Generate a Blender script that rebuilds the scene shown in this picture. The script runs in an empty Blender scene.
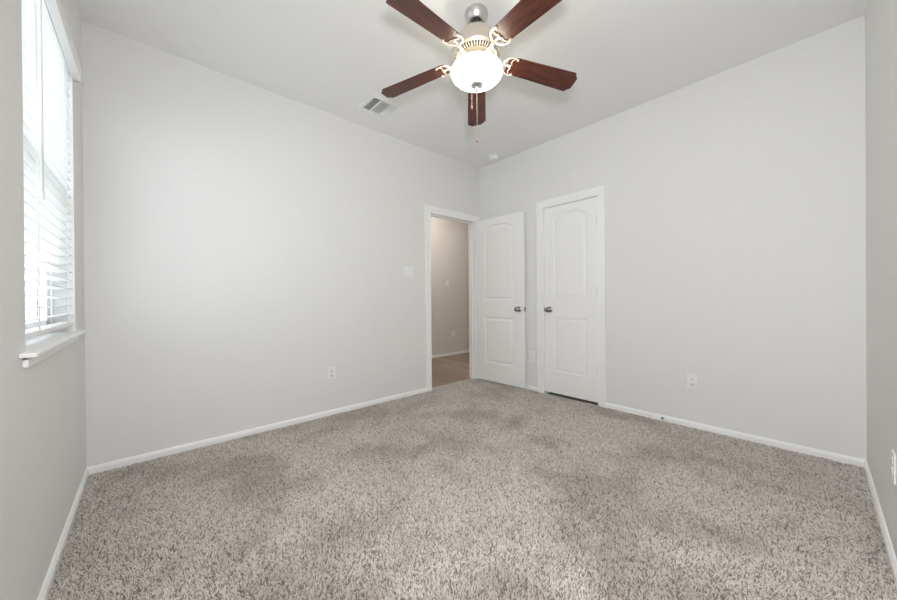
import bpy, bmesh, math, random
import numpy as np
from mathutils import Vector, Matrix

random.seed(7)
RNG = np.random.default_rng(11)
SC = bpy.context.scene
COL = SC.collection
PI = math.pi

# ------------------------------------------------------------------ camera
LX, LY = 3.52, 3.164          # room length (x from -LX to 0) and depth (y from -LY to 0)
H = 2.74
CAM = Vector((-3.2322, -2.9648, 1.0432))
yaw, pitch, roll = 0.8369, -0.0035, -0.0083
d = Vector((math.cos(yaw) * math.cos(pitch), math.sin(yaw) * math.cos(pitch), math.sin(pitch)))
r = Vector((math.sin(yaw), -math.cos(yaw), 0.0))
u = r.cross(d)
cr, sr = math.cos(roll), math.sin(roll)
r2 = cr * r + sr * u
u2 = -sr * r + cr * u
cam_data = bpy.data.cameras.new('camera')
cam = bpy.data.objects.new('camera', cam_data)
COL.objects.link(cam)
M = Matrix.Identity(4)
for i in range(3):
    M[i][0], M[i][1], M[i][2], M[i][3] = r2[i], u2[i], -d[i], CAM[i]
cam.matrix_world = M
cam_data.sensor_width = 36.0
cam_data.lens = 332.46 / 897 * 36.0
cam_data.clip_start = 0.02
SC.camera = cam

# ------------------------------------------------------------------ light and exposure
SC.view_settings.view_transform = 'Standard'
SC.view_settings.look = 'None'
SC.view_settings.gamma = 1.0
SC.view_settings.use_curve_mapping = False
SC.view_settings.exposure = 1.16
SC.cycles.max_bounces = 14
SC.cycles.diffuse_bounces = 10
SC.cycles.use_denoising = True
SC.cycles.sample_clamp_indirect = 6.0

world = bpy.data.worlds.new('sky')
SC.world = world
world.use_nodes = True
bg = world.node_tree.nodes['Background']
bg.inputs['Color'].default_value = (0.86, 0.93, 1.0, 1)
bg.inputs['Strength'].default_value = 3.3


def lamp(name, kind, loc, energy, color=(1, 1, 1), **kw):
    ld = bpy.data.lights.new(name, kind)
    ld.energy = energy
    ld.color = color
    for k, v in kw.items():
        setattr(ld, k, v)
    o = bpy.data.objects.new(name, ld)
    o.location = loc
    COL.objects.link(o)
    return o


# the photographer's flash just above the camera (its soft shadows of the blades show on the ceiling)
flash = lamp('camera_flash', 'SPOT', (-3.15, -3.02, 1.42), 54.0, (0.965, 0.97, 0.99),
             spot_size=math.radians(166), spot_blend=0.8, shadow_soft_size=0.09)
flash.rotation_euler = Vector((d.x + 0.12, d.y - 0.10, -0.12)).to_track_quat('-Z', 'Y').to_euler()
# lamp further along the hall ceiling
lamp('hall_lamp', 'POINT', (0.02, 0.80, 2.5), 10.0, (1.0, 0.90, 0.80), shadow_soft_size=0.1)
# daylight comes through the window opening
portal = lamp('window_portal', 'AREA', (-3.70, -0.848, 1.57), 1.0, shape='RECTANGLE', size=1.4, size_y=1.0)
portal.rotation_euler = (PI / 2, 0, -PI / 2)
portal.data.size, portal.data.size_y = 1.0, 1.4
portal.data.cycles.is_portal = True


# ------------------------------------------------------------------ materials
def mat(name, color, rough=0.5, metal=0.0, spec=0.5, bump=None, emit=None, **extra):
    m = bpy.data.materials.new(name)
    m.use_nodes = True
    nt = m.node_tree
    b = nt.nodes['Principled BSDF']
    b.inputs['Base Color'].default_value = (*color, 1)
    b.inputs['Roughness'].default_value = rough
    b.inputs['Metallic'].default_value = metal
    b.inputs['Specular IOR Level'].default_value = spec
    if emit:
        b.inputs['Emission Color'].default_value = (*emit[0], 1)
        b.inputs['Emission Strength'].default_value = emit[1]
    for k, v in extra.items():
        b.inputs[k].default_value = v
    if bump:
        scale, dist, strength = bump
        tc = nt.nodes.new('ShaderNodeTexCoord')
        n = nt.nodes.new('ShaderNodeTexNoise')
        n.inputs['Scale'].default_value = scale
        n.inputs['Detail'].default_value = 3
        bp = nt.nodes.new('ShaderNodeBump')
        bp.inputs['Distance'].default_value = dist
        bp.inputs['Strength'].default_value = strength
        nt.links.new(tc.outputs['Object'], n.inputs['Vector'])
        nt.links.new(n.outputs['Fac'], bp.inputs['Height'])
        nt.links.new(bp.outputs['Normal'], b.inputs['Normal'])
    return m


WALL = mat('wall_paint', (0.79, 0.788, 0.778), 0.62, spec=0.3, bump=(45, 0.001, 0.15))
CEIL = mat('ceiling_paint', (0.87, 0.866, 0.86), 0.85, spec=0.2, bump=(60, 0.0015, 0.3))
TRIM = mat('white_trim_paint', (0.92, 0.92, 0.915), 0.35, spec=0.45)
DOOR = mat('white_door_paint', (0.91, 0.91, 0.90), 0.42, spec=0.4)
PLASTIC = mat('white_plastic', (0.86, 0.86, 0.855), 0.35)
BLIND = mat('white_blind_slat', (0.88, 0.88, 0.87), 0.4)
WALL_SHADED = mat('wall_paint_shaded', (0.70, 0.69, 0.67), 0.7, spec=0.3, bump=(45, 0.001, 0.3))  # same paint as the bedroom walls, with the hall's shade put into the colour
DARK = mat('recess_shade_paint', (0.03, 0.03, 0.03), 0.8)  # near-black colour standing for the shade inside vents and slots
NICKEL = mat('brushed_nickel', (0.66, 0.645, 0.62), 0.42, metal=1.0)
SATIN = mat('warm_nickel', (0.66, 0.60, 0.52), 0.42, metal=0.75)
IRON = mat('champagne_nickel', (0.80, 0.74, 0.64), 0.4, metal=0.55)
CHROME = mat('dark_satin_chrome', (0.33, 0.32, 0.31), 0.2, metal=1.0)
CHAIN = mat('chain_metal', (0.62, 0.60, 0.57), 0.3, metal=0.9)
FOB = mat('wooden_fob', (0.30, 0.12, 0.085), 0.4)
RUBBER = mat('dark_rubber', (0.06, 0.06, 0.06), 0.7)
GLOW = mat('frosted_glass_lit', (0.9, 0.88, 0.8), 0.3, emit=((1.0, 0.94, 0.76), 6.5))
GLASS = mat('window_glass', (0.9, 0.95, 1.0), 0.0, **{'Transmission Weight': 1.0, 'IOR': 1.01})
SIDING = mat('pale_siding', (0.80, 0.79, 0.76), 0.8)
FASCIA = mat('tan_fascia', (0.46, 0.38, 0.26), 0.7)
ROOF = mat('grey_shingles', (0.27, 0.29, 0.33), 0.9, bump=(20, 0.01, 0.5))
GREYGLASS = mat('grey_window', (0.16, 0.17, 0.18), 0.2)
YARD = mat('lawn_and_gravel', (0.42, 0.42, 0.36), 0.95, bump=(12, 0.02, 0.6))


def wood_mat():
    m = mat('dark_walnut', (0.1, 0.04, 0.03), 0.33, spec=0.5)
    nt = m.node_tree
    b = nt.nodes['Principled BSDF']
    tc = nt.nodes.new('ShaderNodeTexCoord')
    mp = nt.nodes.new('ShaderNodeMapping')
    mp.inputs['Scale'].default_value = (2.2, 22, 22)
    n = nt.nodes.new('ShaderNodeTexNoise')
    n.inputs['Scale'].default_value = 3.0
    n.inputs['Detail'].default_value = 6
    n.inputs['Distortion'].default_value = 0.6
    rp = nt.nodes.new('ShaderNodeValToRGB')
    rp.color_ramp.elements[0].position = 0.3
    rp.color_ramp.elements[0].color = (0.036, 0.011, 0.008, 1)
    rp.color_ramp.elements[1].position = 0.72
    rp.color_ramp.elements[1].color = (0.150, 0.042, 0.025, 1)
    nt.links.new(tc.outputs['Object'], mp.inputs['Vector'])
    nt.links.new(mp.outputs['Vector'], n.inputs['Vector'])
    nt.links.new(n.outputs['Fac'], rp.inputs['Fac'])
    nt.links.new(rp.outputs['Color'], b.inputs['Base Color'])
    return m


def plank_mat():
    m = mat('vinyl_plank', (0.2, 0.13, 0.09), 0.42)
    nt = m.node_tree
    b = nt.nodes['Principled BSDF']
    tc = nt.nodes.new('ShaderNodeTexCoord')
    mp = nt.nodes.new('ShaderNodeMapping')
    mp.inputs['Rotation'].default_value = (0, 0, PI / 2)
    br = nt.nodes.new('ShaderNodeTexBrick')
    br.inputs['Scale'].default_value = 1.0
    br.inputs['Brick Width'].default_value = 1.1
    br.inputs['Row Height'].default_value = 0.15
    br.inputs['Mortar Size'].default_value = 0.0015
    br.inputs['Color1'].default_value = (0.38, 0.305, 0.245, 1)
    br.inputs['Color2'].default_value = (0.25, 0.19, 0.145, 1)
    br.inputs['Mortar'].default_value = (0.09, 0.065, 0.05, 1)
    mp2 = nt.nodes.new('ShaderNodeMapping')
    mp2.inputs['Scale'].default_value = (26, 1.8, 1)
    n = nt.nodes.new('ShaderNodeTexNoise')
    n.inputs['Scale'].default_value = 1.0
    n.inputs['Detail'].default_value = 5
    mx = nt.nodes.new('ShaderNodeMixRGB')
    mx.blend_type = 'OVERLAY'
    mx.inputs['Fac'].default_value = 0.6
    nt.links.new(tc.outputs['Object'], mp.inputs['Vector'])
    nt.links.new(tc.outputs['Object'], mp2.inputs['Vector'])
    nt.links.new(mp.outputs['Vector'], br.inputs['Vector'])
    nt.links.new(mp2.outputs['Vector'], n.inputs['Vector'])
    nt.links.new(br.outputs['Color'], mx.inputs['Color1'])
    nt.links.new(n.outputs['Fac'], mx.inputs['Color2'])
    nt.links.new(mx.outputs['Color'], b.inputs['Base Color'])
    return m


def carpet_mat():
    m = mat('frieze_carpet', (0.3, 0.28, 0.25), 0.95, spec=0.1)
    nt = m.node_tree
    b = nt.nodes['Principled BSDF']
    a = nt.nodes.new('ShaderNodeVertexColor')
    a.layer_name = 'yarn'
    nt.links.new(a.outputs['Color'], b.inputs['Base Color'])
    b.inputs['Sheen Weight'].default_value = 0.15
    return m


WOOD, PLANK, CARPET = wood_mat(), plank_mat(), carpet_mat()


# ------------------------------------------------------------------ mesh helpers
class MB:
    """collects shapes into one bmesh, then links them as one object"""

    def __init__(self):
        self.bm = bmesh.new()

    def box(self, x0, x1, y0, y1, z0, z1, bev=0.0, xf=None):
        t = bmesh.new()
        bmesh.ops.create_cube(t, size=1)
        for v in t.verts:
            v.co = Vector(((x0 + x1) / 2 + v.co.x * (x1 - x0), (y0 + y1) / 2 + v.co.y * (y1 - y0), (z0 + z1) / 2 + v.co.z * (z1 - z0)))
        if bev:
            bmesh.ops.bevel(t, geom=list(t.edges), offset=bev, segments=2, profile=0.6, affect='EDGES')
        if xf is not None:
            bmesh.ops.transform(t, matrix=xf, verts=t.verts)
        self.add(t)
        return self

    def add(self, t, smooth=False):
        bmesh.ops.recalc_face_normals(t, faces=t.faces)
        me = bpy.data.meshes.new('tmp')
        if smooth:
            for f in t.faces:
                f.smooth = True
        t.to_mesh(me)
        t.free()
        self.bm.from_mesh(me)
        bpy.data.meshes.remove(me)

    def lathe(self, prof, seg=48, xf=None, smooth=True):
        t = bmesh.new()
        rings = []
        for rr, z in prof:
            if rr < 1e-6:
                rings.append([t.verts.new((0, 0, z))])
            else:
                rings.append([t.verts.new((rr * math.cos(2 * PI * i / seg), rr * math.sin(2 * PI * i / seg), z)) for i in range(seg)])
        for a, b in zip(rings, rings[1:]):
            for i in range(seg):
                j = (i + 1) % seg
                if len(a) == 1 and len(b) == 1:
                    continue
                if len(a) == 1:
                    t.faces.new((a[0], b[j], b[i]))
                elif len(b) == 1:
                    t.faces.new((a[i], a[j], b[0]))
                else:
                    t.faces.new((a[i], a[j], b[j], b[i]))
        if xf is not None:
            bmesh.ops.transform(t, matrix=xf, verts=t.verts)
        self.add(t, smooth)
        return self

    def tube(self, pts, rad, seg=10, closed=False, flat=1.0, xf=None):
        t = bmesh.new()
        pts = [Vector(p) for p in pts]
        n = len(pts)
        rings = []
        up = None
        for i, p in enumerate(pts):
            if closed:
                tan = pts[(i + 1) % n] - pts[i - 1]
            else:
                tan = pts[min(i + 1, n - 1)] - pts[max(i - 1, 0)]
            tan.normalize()
            if up is None:
                up = Vector((0, 0, 1)) if abs(tan.z) < 0.9 else Vector((1, 0, 0))
            s = tan.cross(up).normalized()
            up = s.cross(tan).normalized()
            rd = rad[i] if isinstance(rad, (list, tuple)) else rad
            rings.append([t.verts.new(p + s * (rd * math.cos(2 * PI * k / seg)) + up * (rd * flat * math.sin(2 * PI * k / seg))) for k in range(seg)])
        m = n if closed else n - 1
        for i in range(m):
            a, b = rings[i], rings[(i + 1) % n]
            for k in range(seg):
                j = (k + 1) % seg
                t.faces.new((a[k], a[j], b[j], b[k]))
        if not closed:
            t.faces.new(rings[0])
            t.faces.new(rings[-1][::-1])
        if xf is not None:
            bmesh.ops.transform(t, matrix=xf, verts=t.verts)
        self.add(t, True)
        return self

    def prism(self, outline, z0, z1, bev=0.0, xf=None):
        """outline (x, y) counter-clockwise, extruded from z0 to z1"""
        t = bmesh.new()
        f = t.faces.new([t.verts.new((x, y, z0)) for x, y in outline])
        ex = bmesh.ops.extrude_face_region(t, geom=[f])
        for v in ex['geom']:
            if isinstance(v, bmesh.types.BMVert):
                v.co.z = z1
        if bev:
            es = [e for e in t.edges if abs(e.verts[0].co.z - e.verts[1].co.z) < 1e-6]
            bmesh.ops.bevel(t, geom=es, offset=bev, segments=2, profile=0.6, affect='EDGES')
        if xf is not None:
            bmesh.ops.transform(t, matrix=xf, verts=t.verts)
        self.add(t)
        return self

    def build(self, name, m, parent=None, loc=None, rot=None, label=None):
        me = bpy.data.meshes.new(name)
        self.bm.to_mesh(me)
        self.bm.free()
        me.materials.append(m)
        o = bpy.data.objects.new(name, me)
        COL.objects.link(o)
        if parent is not None:
            o.parent = parent
        if loc is not None:
            o.location = loc
        if rot is not None:
            o.rotation_euler = rot
        if label:
            o['label'] = label
        return o


def tag(o, label=None, cat=None, group=None, kind=None):
    for k, v in (('label', label), ('category', cat), ('group', group), ('kind', kind)):
        if v:
            o[k] = v
    return o


def empty(name, loc, rot=(0, 0, 0)):
    o = bpy.data.objects.new(name, None)
    o.empty_display_size = 0.05
    o.location = loc
    o.rotation_euler = rot
    COL.objects.link(o)
    return o


def struct(o, label, cat):
    return tag(o, label, cat, kind='structure')


# ------------------------------------------------------------------ room shell
T = 0.12
DX0, DX1, DZ = -0.845, -0.072, 2.045         # bedroom doorway in the north wall
CY0, CY1, CZ = -1.556, -0.934, 2.045         # closet doorway in the east wall
WY0, WY1, WZ0, WZ1 = -1.300, -0.348, 0.872, 2.27   # window in the west wall
HX0, HX1, HY = -2.2, 2.6, 1.60               # hall extents


def noise_grid(x, y, cell, seed):
    rg = np.random.default_rng(seed)
    g = rg.random((600, 600))
    fx, fy = (x + 5) / cell, (y + 5) / cell
    ix, iy = np.floor(fx).astype(int), np.floor(fy).astype(int)
    tx, ty = fx - ix, fy - iy
    tx, ty = tx * tx * (3 - 2 * tx), ty * ty * (3 - 2 * ty)
    ix, iy = ix % 599, iy % 599
    return (g[ix, iy] * (1 - tx) * (1 - ty) + g[ix + 1, iy] * tx * (1 - ty) + g[ix, iy + 1] * (1 - tx) * ty + g[ix + 1, iy + 1] * tx * ty)


def make_carpet():
    """backing with a twisted cut pile: every tuft a short leaning strand of yarn"""
    sp = 0.0060
    gx, gy = np.meshgrid(np.arange(-LX + 0.004, -0.003, sp), np.arange(-LY + 0.004, 0.078, sp * 0.9))
    gx = gx + (np.arange(gx.shape[0]) % 2)[:, None] * sp * 0.5
    gx, gy = gx.ravel(), gy.ravel()
    gx = gx + RNG.uniform(-0.42, 0.42, gx.size) * sp
    gy = gy + RNG.uniform(-0.42, 0.42, gy.size) * sp
    ok = (gx > -LX + .004) & (gx < -.004) & (gy > -LY + .004) & ((gy < -0.004) | ((gx > DX0 + .02) & (gx < DX1 - .02)))
    gx, gy = gx[ok], gy[ok]
    n = gx.size
    # pile lean: broad brushed areas, clumps of a few centimetres and single strays
    big = noise_grid(gx, gy, 0.55, 1) * 0.6 + noise_grid(gx + .3 * gy, gy, 0.23, 2) * 0.4
    ang = big * 4 * PI + (noise_grid(gx, gy, 0.020, 3) - .5) * 6 + RNG.normal(0, 0.9, n)
    mag = 0.0035 + 0.0065 * RNG.random(n) ** 1.0
    lx, ly = np.cos(ang) * mag, np.sin(ang) * mag
    hgt = 0.0095 + 0.0035 * noise_grid(gx, gy, 0.014, 4) + 0.003 * RNG.random(n)
    rad = 0.0021 + 0.0009 * RNG.random(n)
    S = 3
    th = RNG.uniform(0, 2 * PI, n)
    V = np.zeros((n, 10, 3), np.float32)
    for lv, (t, rs) in enumerate(((0.0, 0.9), (0.55, 1.1), (0.9, 0.75))):
        cx, cy, cz = gx + lx * t ** 1.6, gy + ly * t ** 1.6, -0.013 + hgt * t
        for k in range(S):
            a = th + k * 2 * PI / S + lv * 0.6
            V[:, lv * 3 + k, 0] = cx + rad * rs * np.cos(a)
            V[:, lv * 3 + k, 1] = cy + rad * rs * np.sin(a)
            V[:, lv * 3 + k, 2] = cz
    V[:, 9, 0], V[:, 9, 1], V[:, 9, 2] = gx + lx, gy + ly, -0.013 + hgt
    V[:, :, 1] = np.where(np.abs(V[:, :, 0]) < 9, V[:, :, 1], 0)
    V[:, :, 0] = np.clip(V[:, :, 0], -LX + .001, -.001)
    V[:, :, 1] = np.maximum(V[:, :, 1], -LY + .001)
    tris = []
    for lv in (0, 1):
        for k in range(S):
            a, b = lv * 3 + k, lv * 3 + (k + 1) % S
            tris += [(a, b, b + 3), (a, b + 3, a + 3)]
    for k in range(S):
        tris.append((6 + k, 6 + (k + 1) % S, 9))
    tris = np.array(tris)
    F = (tris[None] + (np.arange(n) * 10)[:, None, None]).reshape(-1, 3)
    # yarn colour: flecked beige grey
    v = 0.70 * RNG.random(n) + 0.30 * noise_grid(gx, gy, 0.009, 5)
    base = np.array([0.83, 0.785, 0.725])
    dark = np.array([0.27, 0.240, 0.212])
    w = np.clip((v - 0.14) / 0.40, 0, 1)[:, None]
    c = dark * (1 - w) + base * w
    wear_shade = noise_grid(gx + .25 * gy, gy, 0.34, 6) * .55 + noise_grid(gx, gy - .3 * gx, 0.13, 8) * .45  # shading of the leaning pile and slight wear, both put into the yarn colour
    wear_shade = np.clip((wear_shade - .25) / .35, 0, 1)
    c = c * (np.array([0.81, 0.785, 0.765]) * (1 - wear_shade)[:, None] + np.array([1.04, 1.04, 1.04]) * wear_shade[:, None])
    C4 = np.ones((n, 10, 4), np.float32)
    C4[:, :, :3] = c[:, None, :]
    # backing
    bv = np.array([(-LX, -LY, -.012), (0, -LY, -.012), (0, 0, -.012), (DX1, 0, -.012), (DX1, .078, -.012), (DX0, .078, -.012), (DX0, 0, -.012), (-LX, 0, -.012)], np.float32)
    nb = len(bv)
    verts = np.concatenate([V.reshape(-1, 3), bv])
    cols = np.concatenate([C4.reshape(-1, 4), np.tile(np.array([[.2, .18, .155, 1]], np.float32), (nb, 1))])
    o0 = n * 10
    bf = np.array([(0, 1, 2), (0, 2, 3), (0, 3, 6), (0, 6, 7), (6, 3, 4), (6, 4, 5)]) + o0
    F = np.concatenate([F, bf]).astype(np.int32)
    me = bpy.data.meshes.new('floor')
    me.vertices.add(len(verts))
    me.vertices.foreach_set('co', verts.ravel())
    me.loops.add(len(F) * 3)
    me.loops.foreach_set('vertex_index', F.ravel())
    me.polygons.add(len(F))
    me.polygons.foreach_set('loop_start', np.arange(len(F), dtype=np.int32) * 3)
    me.update(calc_edges=True)
    at = me.color_attributes.new('yarn', 'FLOAT_COLOR', 'POINT')
    at.data.foreach_set('color', cols.ravel())
    me.materials.append(CARPET)
    o = bpy.data.objects.new('floor', me)
    COL.objects.link(o)
    struct(o, 'mottled grey beige frieze carpet covering the bedroom floor', 'carpet')


make_carpet()
b = MB().box(-LX, .8, -LY, 0, -.06, -.0125)
struct(b.build('floor_base', mat('subfloor', (.2, .18, .15), .9)), 'bare floor under the carpet and in the closet', 'floor')
b = MB().box(HX0, HX1, .078, HY, -.06, -.004)
struct(b.build('floor_hall', PLANK), 'brown wood-look plank floor of the hall beyond the doorway', 'floor')

# walls with their openings
b = MB()
b.box(-LX - T, DX0, 0, T, -.03, H).box(DX1, T, 0, T, -.03, H).box(DX0, DX1, 0, T, DZ, H)
struct(b.build('wall_north', WALL), 'long pale grey wall with the open doorway at its far end', 'wall')
b = MB()
b.box(0, T, -LY, CY0, -.03, H).box(0, T, CY1, 0, -.03, H).box(0, T, CY0, CY1, CZ, H)
struct(b.build('wall_east', WALL), 'pale grey wall with the closed closet door', 'wall')
b = MB()
b.box(-LX - .14, -LX, -LY - T, WY0, -.03, H).box(-LX - .14, -LX, WY1, 0, -.03, H)
b.box(-LX - .14, -LX, WY0, WY1, -.03, WZ0).box(-LX - .14, -LX, WY0, WY1, WZ1, H)
struct(b.build('wall_west', WALL), 'pale grey wall with the window at the left edge', 'wall')
b = MB().box(-LX - .14, T, -LY - T, -LY, -.03, H)
struct(b.build('wall_south', WALL), 'sliver of pale grey wall at the right edge', 'wall')
b = MB().box(-LX - .2, T, -LY - T, T, H, H + .1)
struct(b.build('ceiling', CEIL), 'flat pale grey painted bedroom ceiling', 'ceiling')
# hall
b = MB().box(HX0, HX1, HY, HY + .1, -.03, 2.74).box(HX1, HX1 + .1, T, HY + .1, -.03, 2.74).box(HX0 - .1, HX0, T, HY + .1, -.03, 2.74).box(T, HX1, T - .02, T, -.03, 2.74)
struct(b.build('wall_hall', WALL_SHADED), 'shaded warm grey hall wall seen through the doorway', 'wall')
b = MB().box(HX0 - .1, HX1 + .1, T, HY + .1, 2.74, 2.84)
struct(b.build('ceiling_hall', CEIL), 'hall ceiling beyond the doorway', 'ceiling')
# closet shell
b = MB().box(.75, .8, -LY, 0, -.0125, H).box(T, .8, -.35, -.3, -.0125, H).box(T, .8, -2.3, -2.25, -.0125, H).box(T, .8, -2.3, -.3, 2.5, 2.55)
struct(b.build('wall_closet', WALL), 'inside of the closet behind its shut door', 'wall')

# baseboards: low, with an eased ridge along the top
BH = 0.042


def base_run(name, label, runs, hall=False):
    b = MB()
    for (ax, c, s, a0, a1, ends) in runs:
        prof = [(0, -.012), (.0125, -.012), (.0125, BH * .60), (.0095, BH * .68), (.0095, BH * .80), (.006, BH * .93), (.003, BH), (0, BH)]
        t = bmesh.new()
        A, B = [], []
        for q, z in prof:
            for L, a in ((A, a0), (B, a1)):
                L.append(t.verts.new((a, c + s * q, z) if ax == 'x' else (c + s * q, a, z)))
        n = len(prof)
        for i in range(n):
            j = (i + 1) % n
            t.faces.new((A[i], A[j], B[j], B[i]))
        t.faces.new(A)
        t.faces.new(B[::-1])
        b.add(t)
    return struct(b.build(name, TRIM), label, 'baseboard')


base_run('baseboard_north', 'low white baseboard along the long left wall', [('x', 0, -1, -LX, DX0 - .062, 0)])
base_run('baseboard_east', 'low white baseboard along the wall with the closet door', [('y', 0, -1, -LY, CY0 - .062, 0), ('y', 0, -1, CY1 + .062, 0, 0)])
base_run('baseboard_west', 'low white baseboard under the window', [('y', -LX, 1, -LY, 0, 0)])
base_run('baseboard_south', 'low white baseboard at the right edge', [('x', -LY, 1, -LX, 0, 0)])
base_run('baseboard_hall', 'low white baseboard along the hall wall', [('x', HY, -1, HX0, HX1, 0)])


# door casings with jambs
def casing(name, label, plane, a0, a1, ztop, w=.062, depth=T, out=-1):
    """opening between a0 and a1 on the wall plane; plane 'n' = north wall (along x), 'e' = east wall (along y)"""
    b = MB()

    def bx(p0, p1, q0, q1, z0, z1, bev=0):
        if plane == 'n':
            b.box(p0, p1, q0, q1, z0, z1, bev)
        else:
            b.box(q0, q1, p0, p1, z0, z1, bev)
    for s, a in ((-1, a0), (1, a1)):
        lo, hi = (a - w, a + .006) if s < 0 else (a - .006, a + w)
        bx(lo, hi, -.011, 0, -.012, ztop - .006)
        lo2, hi2 = (a - w, a - w + .030) if s < 0 else (a + w - .030, a + w)
        bx(lo2, hi2, -.017, -.0105, -.012, ztop + w - .030)
        # jamb and stop
        j0, j1 = (a, a + .016) if s < 0 else (a - .016, a)
        bx(j0, j1, -.004, depth, -.012, ztop)
        k0, k1 = (a + .016, a + .027) if s < 0 else (a - .027, a - .016)
        bx(k0, k1, .050, .085, -.012, ztop - .016)
    bx(a0 - w + .0003, a1 + w - .0003, -.0108, 0, ztop - .006, ztop + w - .0003)
    bx(a0 - w, a1 + w, -.0172, -.0105, ztop + w - .030, ztop + w)
    bx(a0, a1, -.004, depth, ztop - .016, ztop)
    bx(a0 + .016, a1 - .016, .050, .085, ztop - .027, ztop - .016)
    return struct(b.build(name, TRIM), label, 'door casing')


casing('trim_1', 'white casing and jamb around the open doorway to the hall', 'n', DX0, DX1, DZ)
casing('trim_2', 'white casing and jamb around the shut closet door', 'e', CY0, CY1, CZ)


def panel_outline(x0, x1, z0, z1, arch):
    """counter-clockwise outline; the top edge rises by arch in an eased curve"""
    pts = [(x0, z0), (x1, z0)]
    if arch <= 0:
        return pts + [(x1, z1), (x0, z1)]
    n = 24
    for i in range(n + 1):
        t = i / n
        x = x1 + (x0 - x1) * t
        e = abs(2 * t - 1)
        pts.append((x, z1 + arch * (1 - e ** 3.4)))
    return pts


def inset(pts, dist):
    n = len(pts)
    out = []
    for i in range(n):
        p0, p1, p2 = Vector(pts[i - 1]), Vector(pts[i]), Vector(pts[(i + 1) % n])
        d1, d2 = (p1 - p0).normalized(), (p2 - p1).normalized()
        n1, n2 = Vector((-d1.y, d1.x)), Vector((-d2.y, d2.x))
        m = (n1 + n2)
        m = m / max(m.dot(n1), 0.3)
        out.append(tuple(p1 + m * dist))
    return out


def door_slab(w, z0, z1, th, panels):
    """x along the width from 0 to w, y from 0 (front face) to th, both faces moulded"""
    t = bmesh.new()
    loops = []
    for side, y, s in ((0, 0, 1), (1, th, -1)):
        outer = [(0, z0), (w, z0), (w, z1), (0, z1)]
        rims = []
        ov = [t.verts.new((x, y, z)) for x, z in outer]
        edges = [t.edges.new((ov[i], ov[(i + 1) % 4])) for i in range(4)]
        loops.append(ov)
        for pl in panels:
            vs = [t.verts.new((x, y, z)) for x, z in pl]
            edges += [t.edges.new((vs[i], vs[(i + 1) % len(vs)])) for i in range(len(vs))]
            rims.append(vs)
        bmesh.ops.triangle_fill(t, edges=edges, use_beauty=True)
        for pl, vs in zip(panels, rims):
            prev = vs
            for dist, dep in ((.005, .0055), (.013, .0085), (.024, .0085), (.040, .003), (.046, .0022)):
                nv = [t.verts.new((x, y + s * dep, z)) for x, z in inset(pl, dist)]
                for i in range(len(nv)):
                    j = (i + 1) % len(nv)
                    t.faces.new((prev[i], prev[j], nv[j], nv[i]))
                prev = nv
            t.faces.new(prev)
    a, c = loops
    for i in range(4):
        j = (i + 1) % 4
        t.faces.new((a[i], a[j], c[j], c[i]))
    b = MB()
    b.add(t)
    return b


def knob_set(parent, x, z, th, both=True):
    for s, y in ((-1, 0.0),) + (((1, th),) if both else ()):
        b = MB()
        xf = Matrix.Translation((x, y, z)) @ Matrix.Rotation(PI / 2 if s < 0 else -PI / 2, 4, 'X')
        b.lathe([(0, 0), (.032, 0), (.032, .004), (.028, .009), (.013, .011), (.0115, .020), (.012, .028), (.019, .033), (.0265, .041),
                 (.0285, .050), (.0255, .059), (.017, .065), (0, .067)], 32, xf)
        b.build('knob', CHROME, parent, label='dark satin metal door knob with round rose')


# bedroom door, swung open a little past a right angle, seen from its outer face
DW = 0.704
hinge_pt = Vector((-0.090, -0.022, 0))
d1 = door_slab(DW, .014, 2.036, .035,
               [panel_outline(.135, DW - .135, 1.025, 1.885, .066), panel_outline(.135, DW - .135, .24, .815, 0)])
door1 = d1.build('door_1', DOOR, loc=hinge_pt, rot=(0, 0, -PI / 2 + math.radians(3.0)))
struct(door1, 'white two-panel door with an arched upper panel, standing wide open beside the doorway', 'door')
knob_set(door1, DW - .068, .917, .035)
b = MB().box(DW - .0005, DW + .0015, .006, .029, .888, .946).box(DW, DW + .009, .012, .023, .908, .926, .003)
b.build('latch_plate', CHROME, door1, label='dark metal latch plate on the door edge')
for z in (.28, 1.05, 1.80):
    MB().lathe([(0, z - .045), (.006, z - .045), (.006, z + .045), (0, z + .045)], 12, Matrix.Translation((-.004, .040, 0))).build('hinge', NICKEL, door1)

# closet door, shut
CW = CY1 - CY0 - .032 - .006
# local x runs along -y in the room, local y runs into the closet (+x)
d2 = door_slab(CW, .018, CZ - .019, .035,
               [panel_outline(.105, CW - .105, 1.03, 1.880, .062), panel_outline(.105, CW - .105, .25, .835, 0)])
door2 = d2.build('door_2', DOOR, loc=(.012, CY1 - .019, 0), rot=(0, 0, -PI / 2))
struct(door2, 'white two-panel closet door with an arched upper panel, shut', 'door')
knob_set(door2, .062, .917, .035, both=False)
b = MB().box(-.012, .002, -.012, .000, .890, .945, .002)
b.build('strike_plate', CHROME, door2, label='dark metal strike plate at the door edge')
for z in (.34, 1.085, 1.80):
    MB().lathe([(0, z - .045), (.0065, z - .045), (.0065, z + .045), (0, z + .045)], 12, Matrix.Translation((CW + .002, -.006, 0))).build('hinge', NICKEL, door2)

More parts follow.
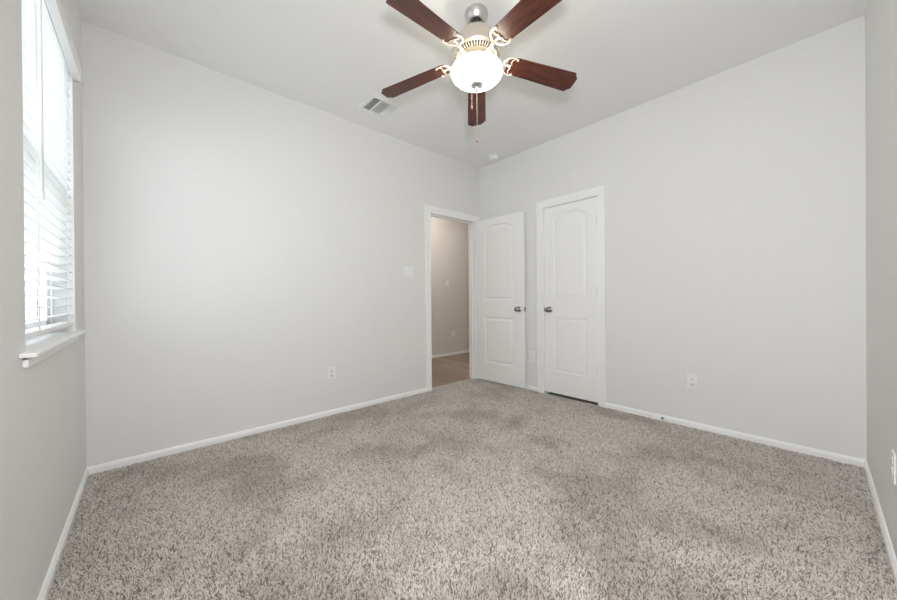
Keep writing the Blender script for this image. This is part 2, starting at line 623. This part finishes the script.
# ------------------------------------------------------------------ window
win = empty('window_1', (-LX, (WY0 + WY1) / 2, WZ0))
struct(win, 'bright window with white frame, sill and apron behind slatted blinds', 'window')
hw = (WY1 - WY0) / 2
WH = WZ1 - WZ0
b = MB()
for y0, y1 in ((-hw, -hw + .04), (hw - .04, hw)):
    b.box(-.135, -.085, y0, y1, 0, WH, .003)
b.box(-.135, -.085, -hw, hw, 0, .045, .003).box(-.135, -.085, -hw, hw, WH - .045, WH, .003)
b.build('window_frame', TRIM, win)
b = MB().box(-.125, -.090, -hw + .04, hw - .04, .665, .705, .003)
for s in (-1, 1):
    b.box(-.110, -.085, s * (hw - .055) - .015, s * (hw - .055) + .015, .045, .68, .003)
b.box(-.110, -.085, -hw + .04, hw - .04, .045, .085, .003)
b.build('sash', TRIM, win)
MB().box(-.122, -.118, -hw + .04, hw - .04, .045, WH - .045).build('pane', GLASS, win)
b = MB().box(-.135, .004, -hw + .001, hw - .001, 0, .017).box(.0, .034, -hw - .075, hw + .052, .004, .017, .003)
b.build('window_sill', TRIM, win)
b = MB().box(0, .012, -hw - .04, hw - .035, -.030, .0039, .003).box(.0, .018, -hw - .04, hw - .035, -.007, .0039, .003)
b.build('apron', TRIM, win)

# ------------------------------------------------------------------ blinds
bl = empty('window_blind', (-LX, (WY0 + WY1) / 2, WZ0 + .02))
tag(bl, 'white horizontal slat blind hanging in the window at the left edge', 'blinds')
bw = hw - .012
top = WZ1 - WZ0 - .02
MB().box(-.058, -.006, -bw, bw, top - .045, top - .001, .003).build('headrail', BLIND, bl)
b = MB().box(-.002, .030, -hw - .012, hw + .030, top - .052, top + .006, .003)
b.box(.0005, .018, hw + .018, hw + .030, top - .052, top + .006, .002).box(.0005, .018, -hw - .012, -hw, top - .052, top + .006, .002)
b.box(.016, .034, -hw - .014, hw + .032, top - .004, top + .006, .003)
b.build('valance', BLIND, bl)
b = MB()
z0s, pit = .085, .0432
ns = int((top - .06 - z0s) / pit) + 1
tilt = math.radians(-6)
for i in range(ns):
    z = z0s + pit * i
    xf = Matrix.Translation((-.032, 0, z)) @ Matrix.Rotation(tilt, 4, 'Y')
    # gently crowned slat
    t = bmesh.new()
    rows = []
    for k in range(7):
        q = -1 + 2 * k / 6
        rows.append([t.verts.new((q * .0255, y, .0022 * (1 - q * q) + dz)) for y in (-bw, bw) for dz in (0, .0028)])
    for a, c in zip(rows, rows[1:]):
        t.faces.new((a[1], a[3], c[3], c[1]))
        t.faces.new((a[0], c[0], c[2], a[2]))
        t.faces.new((a[0], a[1], c[1], c[0]))
        t.faces.new((a[2], c[2], c[3], a[3]))
    t.faces.new((rows[0][0], rows[0][2], rows[0][3], rows[0][1]))
    t.faces.new((rows[-1][0], rows[-1][1], rows[-1][3], rows[-1][2]))
    bmesh.ops.transform(t, matrix=xf, verts=t.verts)
    b.add(t)
b.build('slats', BLIND, bl)
MB().box(-.058, -.006, -bw, bw, .030, .048, .004).build('bottom_rail', BLIND, bl)
for y in (-bw + .20, bw - .14):
    b = MB()
    for x in (-.0595, -.0045):
        b.tube([(x, y - .006, .04), (x, y - .006, top - .04)], .0011, 6)
        b.tube([(x, y + .006, .04), (x, y + .006, top - .04)], .0011, 6)
    b.build('ladder_cord', BLIND, bl)
b = MB().tube([(.006, -bw + .17, top - .06), (.010, -bw + .17, top - .10), (.010, -bw + .172, top - .83)], [.003, .0042, .0042], 10)
b.lathe([(0, 0), (.006, .002), (.0055, .028), (.004, .034), (0, .034)], 12, Matrix.Translation((.010, -bw + .172, top - .862)))
b.build('tilt_wand', BLIND, bl)

# ------------------------------------------------------------------ outside, seen between the slats
hs = empty('neighbouring_house', (-6.2, 12.0, -.35))
tag(hs, 'pale sided neighbouring house with grey roof, glimpsed between the blind slats', 'house')
MB().box(-4.0, 0, -16, 18, 0, 5.6).build('wall', SIDING, hs)
MB().box(-.02, .45, -16.4, 18.4, 5.45, 5.75).build('fascia', FASCIA, hs)
t = bmesh.new()
vs = [t.verts.new(c) for c in ((.5, -16.5, 5.75), (.5, 18.5, 5.75), (-4.0, 18.5, 8.2), (-4.0, -16.5, 8.2), (.5, -16.5, 5.6), (.5, 18.5, 5.6), (-4.0, 18.5, 5.6), (-4.0, -16.5, 5.6))]
for f in ((0, 1, 2, 3), (7, 6, 5, 4), (0, 4, 5, 1), (3, 2, 6, 7), (0, 3, 7, 4), (1, 5, 6, 2)):
    t.faces.new([vs[i] for i in f])
b = MB()
b.add(t)
b.build('roof', ROOF, hs)
for y0, y1, z0, z1 in ((4.4, 6.2, .5, 3.0), (1.2, 2.6, .5, 3.0), (-6, -4.6, 1.2, 2.6)):
    w_ = MB().box(0, .05, y0 - .08, y1 + .08, z0 - .08, z1 + .08).build('window', SIDING, hs)
    MB().box(.045, .06, y0, y1, z0, z1).build('pane', GREYGLASS, w_)
b = MB().box(-30, -LX - .3, -30, 45, -.5, -.35)
tag(b.build('ground_outside', YARD), 'side yard between the two houses', 'ground', kind='structure')

# ------------------------------------------------------------------ ceiling fan
FC = Vector((-1.773, -1.614, H))
fan = empty('ceiling_fan', FC)
tag(fan, 'brushed nickel ceiling fan with five dark wood blades and a lit glass bowl', 'ceiling fan')
ZB = 2.430 - H
MB().lathe([(.066, 0), (.069, -.004), (.0695, -.016), (.067, -.028), (.060, -.040), (.052, -.050), (.047, -.056), (.042, -.058), (.034, -.054), (.030, -.048), (0, -.046)], 48).build('canopy', NICKEL, fan)
b = MB().lathe([(0, -.046), (.022, -.048), (.025, -.056), (.021, -.068), (.012, -.074), (.012, -.13), (0, -.13)], 32)
b.build('downrod', RUBBER, fan, label='black hanger ball and short rod')
b = MB().lathe([(0, -.112), (.030, -.112), (.050, -.114), (.078, -.118), (.087, -.124), (.090, -.134), (.091, -.160), (.100, -.168), (.128, -.178),
                (.140, -.186), (.144, -.198), (.144, -.240), (.142, -.248), (.137, -.253)], 64)
b.build('motor_housing', SATIN, fan)
# vented underside: ring of slots between ribs
b = MB()
b.lathe([(.138, -.251), (.132, -.256), (.129, -.258)], 64).lathe([(.104, -.272), (.098, -.275), (.090, -.276), (.066, -.277), (.066, -.290), (.0, -.290)], 64)
for i in range(48):
    a = 2 * PI * i / 48
    p0 = Vector((.132 * math.cos(a), .132 * math.sin(a), -.2565))
    p1 = Vector((.101 * math.cos(a), .101 * math.sin(a), -.2725))
    b.tube([p0, (p0 + p1) / 2 + Vector((0, 0, -.002)), p1], .0045, 6)
b.build('vent_ring', SATIN, fan)
MB().lathe([(.134, -.250), (.098, -.268), (.0, -.270)], 48).build('vent_shade', DARK, fan)  # dark cone painted as the shade behind the ribs
b = MB().lathe([(0, -.288), (.052, -.288), (.060, -.292), (.062, -.302), (.056, -.310), (.062, -.318), (.100, -.322), (.118, -.326), (.118, -.332), (0, -.332)], 48)
b.build('switch_housing', SATIN, fan)
b = MB().lathe([(.112, -.326), (.127, -.327), (.142, -.334), (.151, -.346), (.152, -.358), (.146, -.374), (.131, -.390), (.108, -.406), (.078, -.418), (.045, -.426), (0, -.429)], 64)
bowl = b.build('glass_bowl', GLOW, fan, label='lit frosted glass bowl')
b = MB().lathe([(0, -.420), (.036, -.422), (.039, -.427), (.036, -.433), (.022, -.439), (.012, -.443), (.010, -.454), (.012, -.460), (.007, -.467), (0, -.468)], 32)
b.build('finial', NICKEL, fan)

# blades
R0, R1 = .195, .652


def blade_outline():
    pts = [(R0, -.050), (R0 + .02, -.057)]
    pts += [(R1 - .04, -.070), (R1 - .026, -.069), (R1 - .020, -.056), (R1 - .008, -.046), (R1, -.036)]
    pts += [(R1 + .001, 0)]
    pts += [(R1, .036), (R1 - .008, .046), (R1 - .020, .056), (R1 - .026, .069), (R1 - .04, .070)]
    pts += [(R0 + .02, .057), (R0, .050)]
    return pts


def arc(cx, cy, rr, a0, a1, n, z):
    return [(cx + rr * math.cos(math.radians(a0 + (a1 - a0) * i / n)), cy + rr * math.sin(math.radians(a0 + (a1 - a0) * i / n)), z) for i in range(n + 1)]


bl_me = MB().prism(blade_outline(), 0, .006, .0015).build('blade', WOOD, fan)
ib = MB()
zi = -.0045
# arm from the flywheel out to the crescent
ib.tube([(.080, 0, -.016), (.100, 0, -.022), (.128, 0, -.024), (.148, 0, -.016), (.166, 0, zi - .002)], [.011, .010, .009, .009, .010], 10)
# crescent that cups the blade root
ib.tube(arc(.228, 0, .060, 78, 282, 28, zi), [.003 + .0035 * math.sin(PI * i / 28) for i in range(29)], 8, flat=.6)
# scalloped inner line and open scrolls
ib.tube(arc(.240, .030, .026, 75, 232, 12, zi), .0032, 8, flat=.7)
ib.tube(arc(.240, -.030, .026, -75, -232, 12, zi), .0032, 8, flat=.7)
ib.tube([(.166, 0, zi), (.188, 0, zi), (.207, .006, zi), (.221, .012, zi)], .0038, 8, flat=.7)
ib.tube([(.188, 0, zi), (.207, -.006, zi), (.221, -.012, zi)], .0038, 8, flat=.7)
for sx, sy in ((.244, .051), (.244, -.051), (.213, 0)):
    ib.lathe([(0, -.010), (.006, -.009), (.0075, -.004), (.0075, 0), (0, 0)], 12, Matrix.Translation((sx, sy, 0)))
iron0 = ib.build('blade_iron', IRON, bl_me)
for k in range(5):
    a = math.radians(-29 + 72 * k)
    if k == 0:
        o, ir = bl_me, iron0
    else:
        o = bl_me.copy()
        COL.objects.link(o)
        ir = iron0.copy()
        COL.objects.link(ir)
        ir.parent = o
        o.parent = fan
    o.matrix_local = Matrix.Translation((0, 0, 2.482 - H)) @ Matrix.Rotation(a, 4, 'Z') @ Matrix.Rotation(math.radians(6.5), 4, 'Y') @ Matrix.Rotation(math.radians(-11), 4, 'X')

# pull chains
toward = Vector((-.669, -.743, 0))       # towards the camera side


def chain(name, x, y, z0, z1, label, fob_len):
    n = int((z0 - z1) / .0046)
    b = MB()
    t = bmesh.new()
    for i in range(n):
        bmesh.ops.create_icosphere(t, subdivisions=1, radius=.0019, matrix=Matrix.Translation((x, y, z0 - i * .0046)))
    b.add(t, True)
    b.tube([(x, y, z0), (x, y, z1)], .0008, 5)
    c = b.build(name, CHAIN, fan, label=label)
    f = MB().lathe([(0, 0), (.002, 0), (.0055, -fob_len * .4), (.007, -fob_len * .75), (.005, -fob_len), (0, -fob_len)], 14, Matrix.Translation((x, y, z1)))
    f.build('fob', FOB, c)


chain('pull_chain', -.03 * .74, .03 * .67, -.436, -.548, 'short pull chain with a small reddish fob', .026)
chain('pull_chain', .0, .0, -.466, -.745, 'long pull chain hanging from the middle of the bowl', .022)


# ------------------------------------------------------------------ ceiling register, smoke detector
vt = empty('ceiling_vent', (-1.694, -.387, H))
tag(vt, 'white rectangular air vent with three banks of louvres in the ceiling', 'air vent')
hx, hy = .154, .128
b = MB()
b.box(-hx, hx, -hy, -hy + .030, -.007, 0).box(-hx, hx, hy - .030, hy, -.007, 0)
b.box(-hx, -hx + .034, -hy + .030, hy - .030, -.007, 0).box(hx - .034, hx, -hy + .030, hy - .030, -.007, 0)
b.box(-hx + .010, hx - .010, -hy + .010, -hy + .026, -.0095, -.007).box(-hx + .010, hx - .010, hy - .026, hy - .010, -.0095, -.007)
b.box(-hx + .010, -hx + .028, -hy + .026, hy - .026, -.0095, -.007).box(hx - .028, hx - .010, -hy + .026, hy - .026, -.0095, -.007)
for x in (-.050, .038):
    b.box(x - .005, x + .005, -hy + .02, hy - .02, -.0085, 0, .001)
b.build('frame', PLASTIC, vt)
MB().box(-hx + .01, hx - .01, -hy + .01, hy - .01, -.0012, -.0002).build('duct_shade_plate', DARK, vt)  # flat dark plate, coloured like the shade up inside the duct
for x0, x1, run, ang in ((-.120, -.056, 'y', -38), (-.044, .032, 'x', 16), (.044, .120, 'y', 38)):
    b = MB()
    if run == 'y':
        n = 6
        for i in range(n):
            x = x0 + (x1 - x0) * (i + .5) / n
            b.box(-.0055, .0055, -hy + .028, hy - .028, -.0005, .0005, xf=Matrix.Translation((x, 0, -.0055)) @ Matrix.Rotation(math.radians(ang), 4, 'Y'))
        for j in (-.06, -.03, 0, .03, .06):
            b.box(x0, x1, j - .001, j + .001, -.0032, -.0016)
    else:
        n = 15
        for i in range(n):
            y = -hy + .032 + (2 * hy - .064) * (i + .5) / n
            b.box(x0, x1, -.0068, .0068, -.0005, .0005, xf=Matrix.Translation((0, y, -.0055)) @ Matrix.Rotation(math.radians(ang), 4, 'X'))
    b.build('louvre_bank', PLASTIC, vt)

sd = empty('smoke_detector', (-.172, -.392, H))
tag(sd, 'round white smoke detector on the ceiling near the far corner', 'smoke detector')
MB().lathe([(0, 0), (.062, 0), (.063, -.004), (.061, -.012), (.056, -.015), (0, -.015)], 40).build('base', PLASTIC, sd)
MB().lathe([(.048, -.014), (.052, -.019), (.050, -.032), (.043, -.044), (.030, -.051), (.015, -.054), (0, -.055)], 40).build('cover', PLASTIC, sd)


# ------------------------------------------------------------------ wall plates
def plate_xf(o, wall, a, z):
    """local x along the wall (to the viewer's right), local y into the wall, plate front towards -y"""
    if wall == 'n':
        o.location, o.rotation_euler = (a, 0, z), (0, 0, 0)
    elif wall == 'e':
        o.location, o.rotation_euler = (0, a, z), (0, 0, -PI / 2)
    elif wall == 's':
        o.location, o.rotation_euler = (a, -LY, z), (0, 0, PI)
    elif wall == 'h':
        o.location, o.rotation_euler = (a, HY, z), (0, 0, 0)


def outlet(wall, a, z, label):
    r_ = empty('electrical_outlet', (0, 0, 0))
    plate_xf(r_, wall, a, z)
    tag(r_, label, 'outlet')
    MB().box(-.036, .036, -.006, 0, -.058, .058, .0025).build('cover_plate', PLASTIC, r_)
    for dz in (-.0195, .0195):
        b = MB().lathe([(0, 0), (.0165, 0), (.0165, .0022), (0, .0022)], 24, Matrix.Translation((0, -.0060, dz)) @ Matrix.Rotation(PI / 2, 4, 'X'))
        nf = len(b.bm.faces)
        b.box(-.0075, -.0055, -.0087, -.0078, dz - .001, dz + .008).box(.0055, .0075, -.0087, -.0078, dz - .001, dz + .008)
        b.box(-.002, .002, -.0087, -.0078, dz - .010, dz - .006)
        b.bm.faces.ensure_lookup_table()
        for f in b.bm.faces[nf:]:
            f.material_index = 1
        b.build('receptacle', PLASTIC, r_).data.materials.append(DARK)
    return r_


outlet('n', -1.998, .378, 'white electrical outlet low on the long left wall')
outlet('e', -2.292, .367, 'white electrical outlet on the wall right of the closet door')
outlet('e', -.800, .381, 'white electrical outlet low on the wall between the open door and the closet door')
outlet('s', -1.098, .380, 'white electrical outlet cut off at the right edge of the photo')
outlet('h', .991, .385, 'white electrical outlet low on the hall wall beyond the doorway')


def switch(name, wall, a, z, gangs, label):
    r_ = empty(name, (0, 0, 0))
    plate_xf(r_, wall, a, z)
    tag(r_, label, 'light switch')
    w = .036 + .023 * (gangs - 1)
    MB().box(-w, w, -.006, 0, -.058, .058, .0025).build('cover_plate', PLASTIC, r_)
    for g in range(gangs):
        x = (g - (gangs - 1) / 2) * .046
        b = MB().box(x - .0165, x + .0165, -.0075, -.005, -.034, .034, .001)
        b.box(x - .0145, x + .0145, -.0105, -.0065, -.031, .031, .002, xf=Matrix.Translation((0, 0, 0)) @ Matrix.Rotation(math.radians(2.5), 4, 'X'))
        b.build('rocker', PLASTIC, r_)


switch('light_switch', 'n', -1.141, 1.345, 2, 'white double light switch on the left wall beside the doorway')
switch('light_switch', 'h', .851, 1.335, 1, 'white single light switch on the hall wall beyond the doorway')

# spring door stop on the east baseboard
ds = empty('door_stop', (-.0125, -2.088, .022))
tag(ds, 'small metal spring door stop on the baseboard right of the closet door', 'door stop')
rx = Matrix.Rotation(-PI / 2, 4, 'Y')
MB().lathe([(0, 0), (.011, 0), (.011, .003), (.006, .006), (0, .006)], 16, rx).build('base', PLASTIC, ds)
pts = [(-.005 - .052 * i / 110, .0075 * math.cos(i * .62), .0075 * math.sin(i * .62)) for i in range(111)]
MB().tube(pts, .0017, 5).build('spring', CHROME, ds)
MB().lathe([(0, .056), (.010, .056), (.011, .062), (.010, .073), (.007, .075), (0, .0755)], 14, rx).build('tip', PLASTIC, ds)
